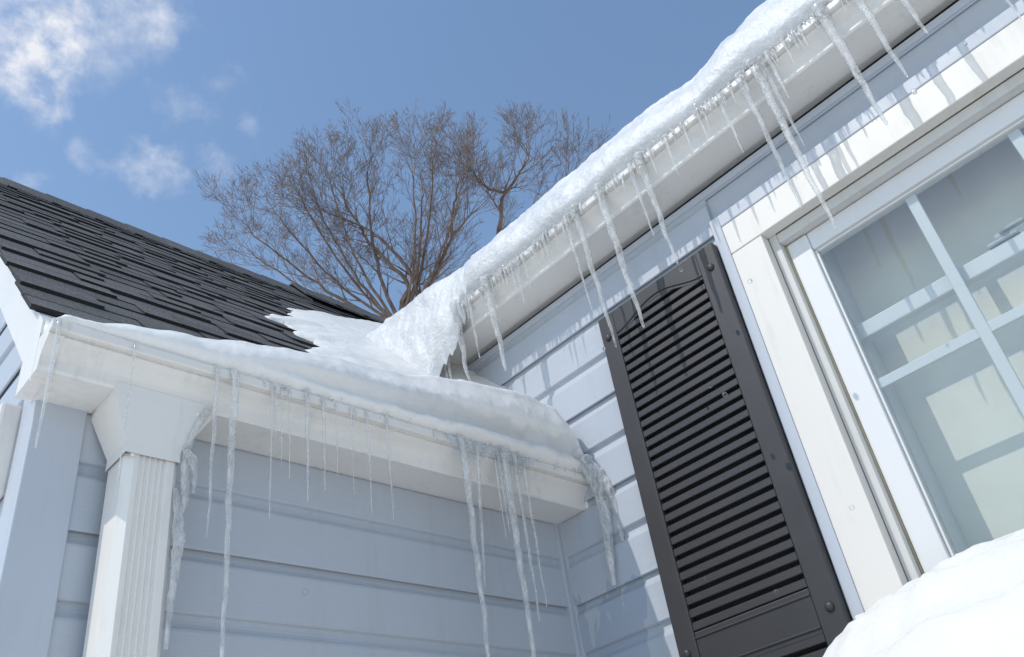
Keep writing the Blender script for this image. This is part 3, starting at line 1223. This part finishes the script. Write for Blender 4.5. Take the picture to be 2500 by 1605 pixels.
# ------------------------------------------------------------------ icicles
def icicle(name, root, length, r0, mat='ice', lean=(0, 0), lump=0.10, seed=0, flare=1.5, tip=.22, back=(0, 0)):
    rn = random.Random(seed)
    step = .0038
    n = max(8, int(length / step))
    sides = 12
    ph = rn.uniform(0, 6.28)
    per = rn.uniform(.0085, .0115)
    ox, oy = rn.uniform(0, 50), rn.uniform(0, 50)
    verts, faces = [], []
    for i in range(n + 1):
        t = i / n
        zz = -length * t
        body = (1 - t) ** .75 * (1 - tip) + tip
        r = r0 * body
        if zz > -.05:
            r *= 1 + (flare - 1) * (1 + zz / .05) ** 2
        if zz > -.012:
            r *= math.sqrt(max(.03, 1 - ((zz + .012) / .012) ** 2))
        end = length * (1 - t)
        rt = r0 * tip * 1.3
        if end < rt:
            r *= math.sqrt(max(0.02, 1 - ((rt - end) / rt) ** 2))
        rip = lump * math.sin(2 * math.pi * zz / per + ph + 2.2 * noise.noise(Vector((ox, oy, zz * 40)))) * (1 if r0 > .003 else .5)
        bk = max(0.0, 1 + zz / .030) ** 1.6
        cx = back[0] * bk + lean[0] * t + noise.noise(Vector((ox, zz * 16, 1))) * r0 * .45
        cy = back[1] * bk + lean[1] * t + noise.noise(Vector((oy, zz * 16, 7))) * r0 * .45
        for k in range(sides):
            a = 2 * math.pi * k / sides
            rr = r * (1 + rip + .22 * noise.noise(Vector((math.cos(a) * .9 + ox, math.sin(a) * .9 + oy, zz * 45))) + .10 * noise.noise(Vector((math.cos(a) * 2.2 + ox, math.sin(a) * 2.2, zz * 160))))
            verts.append((cx + rr * math.cos(a), cy + rr * math.sin(a), zz))
    for i in range(n):
        for k in range(sides):
            k2 = (k + 1) % sides
            faces.append((i * sides + k, (i + 1) * sides + k, (i + 1) * sides + k2, i * sides + k2))
    faces.append(tuple(range(sides)))
    faces.append(tuple(n * sides + k for k in range(sides - 1, -1, -1)))
    o = mesh_obj(name, verts, faces, mat, None, True)
    o.location = root
    return o


MAIN_ICE = [
    (0.240, 2.868, 0.0137, 0.011, 'stout icicle column frozen into the snow where the two roofs meet'),
    (0.186, 2.856, 0.007, 0.014, 'clear icicle touching the wing snow, second from the roof valley'),
    (0.172, 2.852, 0.0075, 0.015, 'clear icicle touching the wing snow, third from the roof valley'),
    (0.104, 2.844, 0.0113, 0.019, 'thick tapering icicle near the valley, its tip just above the wing snow'),
    (0.056, 3.018, 0.0035, 0.000, 'tiny icicle stub between the two thickest icicles near the roof valley'),
    (0.048, 2.883, 0.0056, 0.015, 'short slim icicle between the thick valley icicle and the longer ribbed one'),
    (-0.023, 3.020, 0.0035, 0.000, 'tiny icicle stub just beside the long ribbed icicle above the wing snow'),
    (-0.036, 2.796, 0.0118, 0.027, 'thick ribbed icicle ending in a hair-thin drip above the wing snow'),
    (-0.137, 2.965, 0.0039, 0.006, 'short icicle on the gutter face, first past the thick ribbed one'),
    (-0.154, 2.938, 0.0038, 0.009, 'short icicle dropping just below the gutter, left of the seam in the siding'),
    (-0.187, 2.965, 0.0033, 0.006, 'short icicle, third of three small ones past the thick ribbed icicle'),
    (-0.234, 3.018, 0.0038, 0.000, 'stubby icicle lowest on the slope of the frilly cluster'),
    (-0.256, 3.021, 0.0033, 0.000, 'stubby icicle, second of the frilly cluster on the gutter'),
    (-0.271, 2.992, 0.0043, 0.003, 'longest little icicle of the frilly cluster on the gutter'),
    (-0.312, 3.029, 0.0038, 0.000, 'stubby icicle, fourth of the frilly cluster on the gutter'),
    (-0.341, 3.023, 0.0037, -0.000, 'stubby icicle, last of the frilly cluster beside the longer thin one'),
    (-0.353, 2.790, 0.005, 0.025, 'thin icicle ending short of the shutter, beside the siding seam'),
    (-0.391, 2.666, 0.0085, 0.033, 'long icicle whose tip crosses the shutter corner by the screw cap'),
    (-0.479, 2.668, 0.0111, 0.033, 'long icicle with a broad webbed root, tip over the shutter louvers'),
    (-0.582, 2.864, 0.0057, 0.017, 'medium icicle beside the one that drips above the shutter top'),
    (-0.612, 2.763, 0.0092, 0.028, 'long icicle with a falling drop just above the shutter top rail'),
    (-0.648, 3.004, 0.0039, 0.002, 'tiny icicle on the gutter above the window corner, lowest of its row'),
    (-0.698, 2.967, 0.0048, 0.006, 'short icicle with a needle tip above the window channel corner'),
    (-0.751, 2.983, 0.0048, 0.004, 'short icicle with a drop at its tip, second past the needle tipped one'),
    (-0.797, 2.987, 0.0042, 0.004, 'short crooked icicle, third past the needle tipped one'),
    (-0.858, 2.903, 0.0058, 0.013, 'medium icicle reaching the gutter shadow, left of the longest pair'),
    (-0.891, 3.028, 0.0042, 0.000, 'tiny icicle under the lip, just left of the longest pair'),
    (-0.928, 3.030, 0.0064, 0.000, 'stubby lump of ice at the root of the longest pair'),
    (-0.918, 2.700, 0.0074, 0.033, 'long slim icicle, shorter one of the pair over the window casing'),
    (-0.961, 2.606, 0.0095, 0.033, 'longest icicle, its tip hanging before the top sash rail of the window'),
    (-0.974, 3.032, 0.0045, 0.000, 'tiny icicle above the root of the longest icicle'),
    (-0.978, 2.824, 0.0055, 0.022, 'slim icicle just behind the longest icicle, ending over the siding'),
    (-0.996, 2.945, 0.0057, 0.008, 'short icicle past the longest pair, ending over the gutter underside'),
    (-1.040, 3.016, 0.0044, 0.000, 'small icicle, first of three bright stubs near the top of the gutter'),
    (-1.063, 3.039, 0.0035, 0.000, 'smallest of three bright stubs near the top of the gutter'),
    (-1.082, 3.031, 0.0044, 0.000, 'last of three bright stubs, beside the long webbed icicle'),
    (-1.134, 2.748, 0.0102, 0.030, 'long milky icicle with webbed root before the window casing head'),
    (-1.208, 2.812, 0.0086, 0.023, 'long icicle ending over the pale channel above the window'),
    (-1.275, 2.866, 0.0078, 0.017, 'icicle cut by the top edge of the picture, ending over blue siding'),
    (-1.407, 2.771, 0.0058, 0.027, 'icicle in the top right corner of the picture'),
]
XL = G_M[0] - .137
for i, (y, zt, r, lx, lab) in enumerate(MAIN_ICE):
    zr = 3.122
    big = r > .0075
    o = icicle('icicle', (XL - r * .5, y, zr), zr - zt, r * (1.15 if big else 1.1), 'ice_milky' if r > .009 else 'ice', (lx, 0), .13 if big else .12, 100 + i, 1.9 if big else 1.5, .22, (.030, 0))
    tag(o, lab, 'icicle', 'icicles hanging from the upper gutter')



def ice_fringe(name, path, n, lo, hi, seed, label, mat):
    """frilly crust of little drips along a gutter lip"""
    rn = random.Random(seed)
    vv, ff = [], []
    for q in range(n):
        u = rn.random()
        p = Vector(path(u)) + Vector((rn.uniform(-.003, .003), rn.uniform(-.003, .003), rn.uniform(-.004, .012)))
        L = lo + (hi - lo) * rn.random() ** 3
        r = rn.uniform(.0011, .0027) * (1 + L * 6)
        m = max(5, int(L / .005))
        pts, rad = [], []
        ph = rn.uniform(0, 6)
        for k in range(m + 1):
            t = k / m
            pts.append(p + Vector((.0012 * math.sin(ph + t * 5), .0012 * math.cos(ph * 2 + t * 4), -L * t)))
            rad.append(r * (1.5 - 1.25 * t) * (1 + .22 * math.sin(ph + k * 2.1)) if k < m else r * .12)
        rad[0] *= .4
        tube(vv, ff, pts, rad, 7, Vector((1, .3, 0)))
    o = mesh_obj(name, vv, ff, mat, None, True)
    tag(o, label, 'ice', None, 'stuff')


ice_fringe('ice_fringe', lambda u: (G_M[0] - .1385, .16 - 1.75 * u, 3.092), 330, .008, .070, 71, 'frilly crust of tiny drips along the lip of the upper gutter', 'ice')
ice_fringe('ice_fringe', lambda u: (-.95 + .92 * u, G_W[0] - .1375, 2.462), 60, .003, .022, 72, 'frilly crust of tiny drips along the lip of the wing gutter', 'ice')

# hair-thin drip under the thick ribbed one belongs to it: lengthen by a thread of water
WING_ICE = [
    (-1.257, 2.23, 0.0046, 'lone icicle hanging free from the capped end of the wing gutter'),
    (-1.137, 2.183, 0.0024, 'thin icicle running down in front of the outlet and downspout'),
    (-0.992, 2.14, 0.0052, 'slender icicle, first past the downspout along the wing gutter'),
    (-0.959, 1.90, 0.0082, 'long thick icicle beside the downspout, running out of the picture bottom'),
    (-0.884, 2.187, 0.0036, 'thin pointed icicle, longest of the row in the middle of the wing gutter'),
    (-0.877, 2.283, 0.0022, 'tiny icicle just past the thin pointed one of the wing gutter'),
    (-0.864, 2.285, 0.0025, 'tiny icicle, second past the thin pointed one of the wing gutter'),
    (-0.848, 2.272, 0.0025, 'tiny icicle, third past the thin pointed one of the wing gutter'),
    (-0.812, 2.236, 0.0050, 'blunt stout icicle in the middle row of the wing gutter'),
    (-0.777, 2.264, 0.0048, 'crooked lumpy short icicle in the middle row of the wing gutter'),
    (-0.748, 2.300, 0.0018, 'smallest icicle of the wing gutter, barely below its edge'),
    (-0.713, 2.271, 0.0026, 'small straight icicle, third from the end of the middle row'),
    (-0.676, 2.237, 0.0034, 'slim straight icicle, second from the end of the middle row'),
    (-0.628, 2.235, 0.0038, 'slim icicle ending the middle row, before the bare gutter stretch'),
    (-0.432, 1.955, 0.0102, 'thick long icicle at the near edge of the right hand cluster'),
    (-0.405, 2.132, 0.0064, 'crooked icicle leaning against the thick one of the cluster'),
    (-0.338, 2.249, 0.0030, 'short thin icicle inside the cluster near the inside corner'),
    (-0.326, 2.266, 0.0052, 'short stout icicle inside the cluster near the inside corner'),
    (-0.312, 1.955, 0.0118, 'thickest icicle of the cluster, running down past the picture bottom'),
    (-0.278, 2.079, 0.0066, 'long wavy icicle second from the inside corner post'),
    (-0.250, 2.110, 0.0051, 'long thin icicle with a drop at its tip, nearest the inside corner post'),
]
YL = G_W[0] - .138
for i, (x, zt, r, lab) in enumerate(WING_ICE):
    zr = 2.478
    lean = (-.03, 0) if 'leaning' in lab else (0, 0)
    o = icicle('icicle', (x - lean[0] * .6, YL - r * .5, zr), zr - zt, r * .85, 'ice_milky' if r > .006 else 'ice', lean, .06 if r > .006 else .08, 300 + i, 1.6 if r > .006 else 1.3, .3, (0, .024))
    tag(o, lab, 'icicle', 'icicles hanging from the wing gutter')


def lumpy_run(name, pts, radii, mat, seed, label, cat='ice', sides=14, amp=.35):
    """a frozen trickle: knobbly tube along pts"""
    P = [Vector(p) for p in pts]
    dense, rad = [], []
    for (a, b), (ra, rb) in zip(zip(P, P[1:]), zip(radii, radii[1:])):
        n = max(2, int((b - a).length / .004))
        for k in range(n):
            t = k / n
            dense.append(a.lerp(b, t)); rad.append(ra + (rb - ra) * t)
    dense.append(P[-1]); rad.append(radii[-1])
    vv, ff = [], []
    tube(vv, ff, dense, rad, sides)
    out = []
    for v in vv:
        i = min(range(0, len(dense), 1), key=lambda q: abs(dense[q].z - v.z))
        c = dense[i]
        d = v - c
        k = 1 + amp * noise.noise(Vector((v.x * 45 + seed, v.y * 45, v.z * 60))) + amp * .45 * noise.noise(Vector((v.x * 150 + seed, v.y * 150, v.z * 150)))
        out.append(c + d * k)
    ff.append(tuple(range(sides - 1, -1, -1)))
    o = mesh_obj(name, out, ff, mat, None, True)
    tag(o, label, cat)
    return o


lumpy_run('frozen_trickle', [(-.985, -.118, 2.395), (-1.005, -.114, 2.355), (-1.018, -.110, 2.31), (-1.016, -.108, 2.26), (-1.012, -.106, 2.22), (-1.018, -.104, 2.18)],
          [.005, .0055, .0065, .0085, .0065, .003], 'ice_milky', 3, 'knobbly ice frozen onto the downspout edge below the outlet')
lumpy_run('frozen_trickle', [(-1.030, -.108, 2.235), (-1.022, -.109, 2.19), (-1.018, -.110, 2.15), (-1.020, -.110, 2.10), (-1.023, -.110, 2.05), (-1.024, -.110, 1.98)],
          [.003, .0075, .0095, .0068, .005, .003], 'ice_milky', 9, 'crooked icicle clinging to the downspout side, ragged in its middle', 'icicle')
lumpy_run('frozen_trickle', [(-1.024, -.122, 2.30), (-1.012, -.124, 2.285), (-1.006, -.124, 2.26), (-1.007, -.124, 2.225)],
          [.006, .007, .0045, .0025], 'ice', 14, 'little hooked icicle sticking out beside the downspout top', 'icicle')
lumpy_run('frozen_runoff', [(-.030, -.150, 2.50), (-.028, -.172, 2.455), (-.024, -.178, 2.41), (-.022, -.176, 2.36), (-.024, -.172, 2.30), (-.030, -.168, 2.24), (-.032, -.166, 2.18)],
          [.020, .022, .019, .015, .0125, .009, .004], 'ice_white', 21, 'broad tongue of milky ice running over the gutter end by the wall', 'ice', 16, .22)
lumpy_run('frozen_runoff', [(-.020, -.182, 2.46), (-.012, -.196, 2.41), (-.010, -.200, 2.36), (-.012, -.202, 2.31), (-.014, -.203, 2.275)],
          [.012, .013, .011, .008, .003], 'ice_white', 27, 'thin outer sheet of ice against the wall beside the gutter end', 'ice', 14, .25)



def ice_sheet(x0, x1, zt, zb, seed, label, drop):
    """glaze of ice hanging over the gutter face, ragged below"""
    nx, nz = int((x1 - x0) / .004), 26
    verts, faces = [], []
    for side in (0, 1):
        for i in range(nx + 1):
            x = x0 + (x1 - x0) * i / nx
            e = min(1, i / 6, (nx - i) / 6)
            rag = noise.noise(Vector((x * 34 + seed, .5, .1))) * .6 + noise.noise(Vector((x * 90 + seed, .5, .1))) * .4
            low = zb + drop * (.5 - rag)
            for j in range(nz + 1):
                t = j / nz
                z = zt + (low - zt) * t * (.4 + .6 * e)
                th = .0026 * (1 - t ** 3 * .8) * (.3 + .7 * e) * (1 + .6 * noise.noise(Vector((x * 120 + seed, z * 25, side))))
                y = YL + .010 * (1 - t) ** 3 - .0035 - .003 * math.sin(t * 2.4) + .0022 * noise.noise(Vector((x * 110 + seed, z * 18, 3)))
                verts.append((x, y + (th if side else -th), z))
    m = (nx + 1) * (nz + 1)
    for i in range(nx):
        for j in range(nz):
            a = i * (nz + 1) + j
            faces.append((a, a + nz + 1, a + nz + 2, a + 1))
            faces.append((m + a, m + a + 1, m + a + nz + 2, m + a + nz + 1))
    for i in range(nx):
        a, b = i * (nz + 1), (i + 1) * (nz + 1)
        faces.append((a, m + a, m + b, b))
        faces.append((a + nz, b + nz, m + b + nz, m + a + nz))
    for j in range(nz):
        faces.append((j, j + 1, m + j + 1, m + j))
        a = nx * (nz + 1) + j
        faces.append((a, m + a, m + a + 1, a + 1))
    o = mesh_obj('ice_glaze', verts, faces, 'glaze', None, True)
    tag(o, label, 'ice')


ice_sheet(-.475, -.215, 2.468, 2.400, 4.0, 'sheet of ice over the gutter face joining the right hand icicle cluster', .05)

# ------------------------------------------------------------------ falling drops
DROPS = [((-.15, -.500, 2.605), 'water drop falling before the upper shutter louvers, below the webbed icicle'),
         ((-.15, -.610, 2.430), 'water drop before the middle of the shutter, upper of two close drops'),
         ((-.15, -.635, 2.396), 'water drop before the middle of the shutter, lower of two close drops'),
         ((-.15, -.478, 2.072), 'water drop before the lower shutter louvers, away from the window'),
         ((-.15, -.611, 2.000), 'water drop before the bottom shutter louvers, next to the window side'),
         ((-.15, -.769, 2.597), 'water drop falling before the upper window casing'),
         ((-.15, -.374, 2.663), 'water drop beside the outer shutter edge below the screw cap'),
         ((-.15, -.796, 2.084), 'water drop falling before the lower window casing above the snow pile'),
         ((-.15, -1.206, 2.759), 'water drop against the channel above the window casing'),
         ((-.15, -1.318, 2.782), 'water drop at the upper edge of the window channel near the top corner'),
         ((-.15, -.628, 2.726), 'water drop just released under the icicle above the shutter top'),
         ((-.817, -.15, 2.077), 'single water drop falling before the shaded wing wall')]
for i, (p, lab) in enumerate(DROPS):
    bm = bmesh.new()
    bmesh.ops.create_uvsphere(bm, u_segments=16, v_segments=10, radius=.0036 + .0008 * (i % 3))
    for v in bm.verts:
        v.co.z *= 1.12
    o = bm_obj('water_drop', bm, 'water', None, True)
    o.location = p
    tag(o, lab, 'drop', 'falling water drops')


# ------------------------------------------------------------------ trees behind the house
class Tree:
    def __init__(self, seed):
        self.r = random.Random(seed)
        self.limb_v, self.limb_f = [], []
        self.tw_v, self.tw_f = [], []

    def grow(self, start, d, length, r0, level):
        r = self.r
        n = max(4, int(length / (.16 if level < 3 else .09)))
        pts, rad = [start], [r0]
        p, d = start.copy(), d.normalized()
        step = length / n
        kids = []
        for i in range(n):
            j = Vector((r.gauss(0, 1), r.gauss(0, 1), r.gauss(0, .8))) * (.075 if level < 3 else .13)
            d = (d + j + Vector((0, 0, .03))).normalized()
            p = p + d * step
            t = (i + 1) / n
            pts.append(p.copy())
            rad.append(max(r0 * (1 - .72 * t), .0028))
            if level < 5 and i > 0:
                kids.append((p.copy(), d.copy(), t, rad[-1]))
        if r0 > .02:
            tube(self.limb_v, self.limb_f, pts, rad, 7)
        else:
            tube(self.tw_v, self.tw_f, pts, rad, 3)
        if level >= 5:
            return
        per = {1: .92, 2: .82, 3: .70, 4: .58}.get(level, .7)
        for q, dd, t, rr in kids:
            if r.random() > per:
                continue
            self.side(q, dd, t, rr, length, level)
        # forked end
        for s in (0, 1):
            if level < 5:
                self.side(pts[-1], d, .9, rad[-1], length, level, .5)

    def side(self, q, dd, t, rr, length, level, spread=1.0):
        r = self.r
        ax = Vector((r.gauss(0, 1), r.gauss(0, 1), r.gauss(0, 1))).cross(dd)
        if ax.length < 1e-4:
            return
        ax.normalize()
        nd = (dd * r.uniform(.75, 1.0) + ax * r.uniform(.45, .9) * spread + Vector((0, 0, .14))).normalized()
        ln = {1: r.uniform(.38, .82), 2: r.uniform(.28, .52), 3: r.uniform(.18, .36), 4: r.uniform(.07, .16)}.get(level, .2)
        self.grow(q, nd, ln, min(rr * .72, {1: .03, 2: .016, 3: .0085, 4: .0055}[level]), level + 1)

    def main_limb(self, pts, r0, r1, wob=.25):
        """a traced limb: smooth it, give it depth, hang branches on it"""
        r = self.r
        P = [Vector(p) for p in pts]
        ph = r.uniform(0, 6)
        depth = r.uniform(-1.0, 1.0) * .35
        view = Vector((FWD.x, FWD.y, 0)).normalized()
        dense = []
        for i in range(len(P) - 1):
            a = P[max(i - 1, 0)]; b = P[i]; c = P[i + 1]; d = P[min(i + 2, len(P) - 1)]
            for k in range(5):
                t = k / 5
                q = .5 * ((2 * b) + (c - a) * t + (2 * a - 5 * b + 4 * c - d) * t * t + (3 * b - a - 3 * c + d) * t ** 3)
                dense.append(q)
        dense.append(P[-1])
        n = len(dense)
        for i in range(n):
            t = i / (n - 1)
            off = view * depth * t * t
            # keep it on the same line of sight while it goes deeper: scale from the eye is not used, only a drift in height
            dense[i] = dense[i] + off + Vector((0, 0, depth * t * t * .72)) + Vector((r.gauss(0, .012), r.gauss(0, .012), r.gauss(0, .012)))
        rad = [r0 + (r1 - r0) * (i / (n - 1)) ** .8 for i in range(n)]
        tube(self.limb_v, self.limb_f, dense, rad, 9)
        for i in range(3, n):
            t = i / (n - 1)
            dd = (dense[i] - dense[i - 1]).normalized()
            if r.random() < .40 + .5 * t:
                self.side(dense[i], dd, t, min(rad[i] * .8, .035), 1.0, 1)
        for s in range(3):
            self.side(dense[-1], dd, 1, rad[-1], 1.0, 1, .5)
        return dense


def build_tree(name, label, base, top, limbs, seed, r_trunk):
    t = Tree(seed)
    root = empty(name, base, label, 'tree', 'bare trees behind the house')
    vv, ff = [], []
    b, q = Vector(base), Vector(top)
    pts = [b.lerp(q, k / 14) + Vector((.12 * math.sin(k * .9), .1 * math.cos(k * .7), 0)) * (k / 14) * (1 - k / 14) * 2 for k in range(15)]
    tube(vv, ff, pts, [r_trunk * (1.25 - .55 * k / 14) for k in range(15)], 14)
    mesh_obj('trunk', vv, ff, 'bark', root, True)
    for pts, r0, r1 in limbs:
        t.main_limb(pts, r0, r1)
    mesh_obj('limbs', t.limb_v, t.limb_f, 'bark', root, True)
    mesh_obj('crown', t.tw_v, t.tw_f, 'twig', root, False)
    child_fix(root)
    return len(t.tw_f)


A_TOP = (7.72, 10.04, 12.15)
FAN = [[(6.87, 9.99, 13.05), (6.08, 9.64, 13.89), (5.40, 9.15, 14.52)], 
       [(7.09, 9.81, 13.16), (6.63, 9.42, 14.19), (6.33, 9.0, 15.15)], 
       [(7.57, 9.3, 12.98), (7.18, 8.62, 13.73), (6.7, 8.0, 14.3)], [(7.76, 9.26, 13.12), (7.73, 8.73, 14.32), (7.72, 8.45, 15.5)],
       [(6.88, 10.27, 13.02), (6.18, 10.42, 14.08), (5.65, 10.56, 15.2)], [(6.81, 10.42, 12.87), (5.95, 10.66, 13.74), (5.20, 10.84, 14.67)],
       [(6.81, 10.55, 12.74), (5.92, 10.95, 13.49), (5.10, 11.28, 14.3)], [(6.83, 10.62, 12.61), (5.91, 11.06, 13.2), (5.05, 11.4, 13.82)],
       [(7.72, 9.42, 12.91), (7.63, 8.98, 13.78), (7.55, 8.7, 14.7)],
       [(7.86, 9.13, 12.84), (7.77, 8.23, 13.54), (7.58, 7.5, 14.1)], 
       [(7.02, 10.17, 12.91), (6.44, 10.21, 13.79), (6.0, 10.23, 14.7)]]
RF = random.Random(8)
nt = build_tree('bare_tree', 'big bare tree fanning out behind the snowy roof valley', (7.9, 10.3, 0), A_TOP, [
    ([A_TOP, (7.6, 9.75, 12.6), (7.58, 9.5, 12.87), (7.03, 9.57, 13.4), (6.65, 9.63, 13.75), (6.45, 9.58, 14.01), (5.85, 9.9, 14.35)], .065, .016),
    ([A_TOP, (7.9, 9.6, 12.5), (7.7, 9.42, 12.82), (7.36, 9.35, 13.25), (6.85, 9.41, 13.74), (6.4, 9.57, 14.07), (6.06, 9.5, 14.45)], .065, .016),
    ([A_TOP, (7.91, 9.36, 12.64), (7.95, 8.87, 13.08), (7.97, 8.42, 13.5), (8.08, 7.91, 13.8)], .07, .02),
    ([(7.97, 8.42, 13.5), (7.79, 8.09, 14.0), (7.63, 7.72, 14.35)], .04, .014),
] + [([A_TOP] + f, RF.uniform(.034, .052), .013) for f in FAN], 21, .17)
B_TOP = (8.74, 8.0, 12.9)
nt2 = build_tree('bare_tree', 'bare tree with an upright stem rising beyond the upper snow bank', (8.9, 8.3, 0), B_TOP, [
    ([B_TOP, (8.7, 7.89, 13.22), (8.56, 7.51, 13.72), (8.44, 7.29, 13.98), (8.47, 6.9, 14.22), (8.5, 6.6, 14.42), (8.5, 6.4, 14.55)], .065, .015),
    ([(8.48, 7.17, 14.1), (8.21, 7.36, 14.2), (7.93, 7.38, 14.40), (7.78, 7.38, 14.55)], .036, .013),
    ([B_TOP, (9.0, 7.2, 13.4), (9.1, 6.6, 13.85), (9.25, 6.2, 14.0)], .045, .013),
], 33, .13)

print('tabs', n_tabs, 'twig faces', nt, nt2)
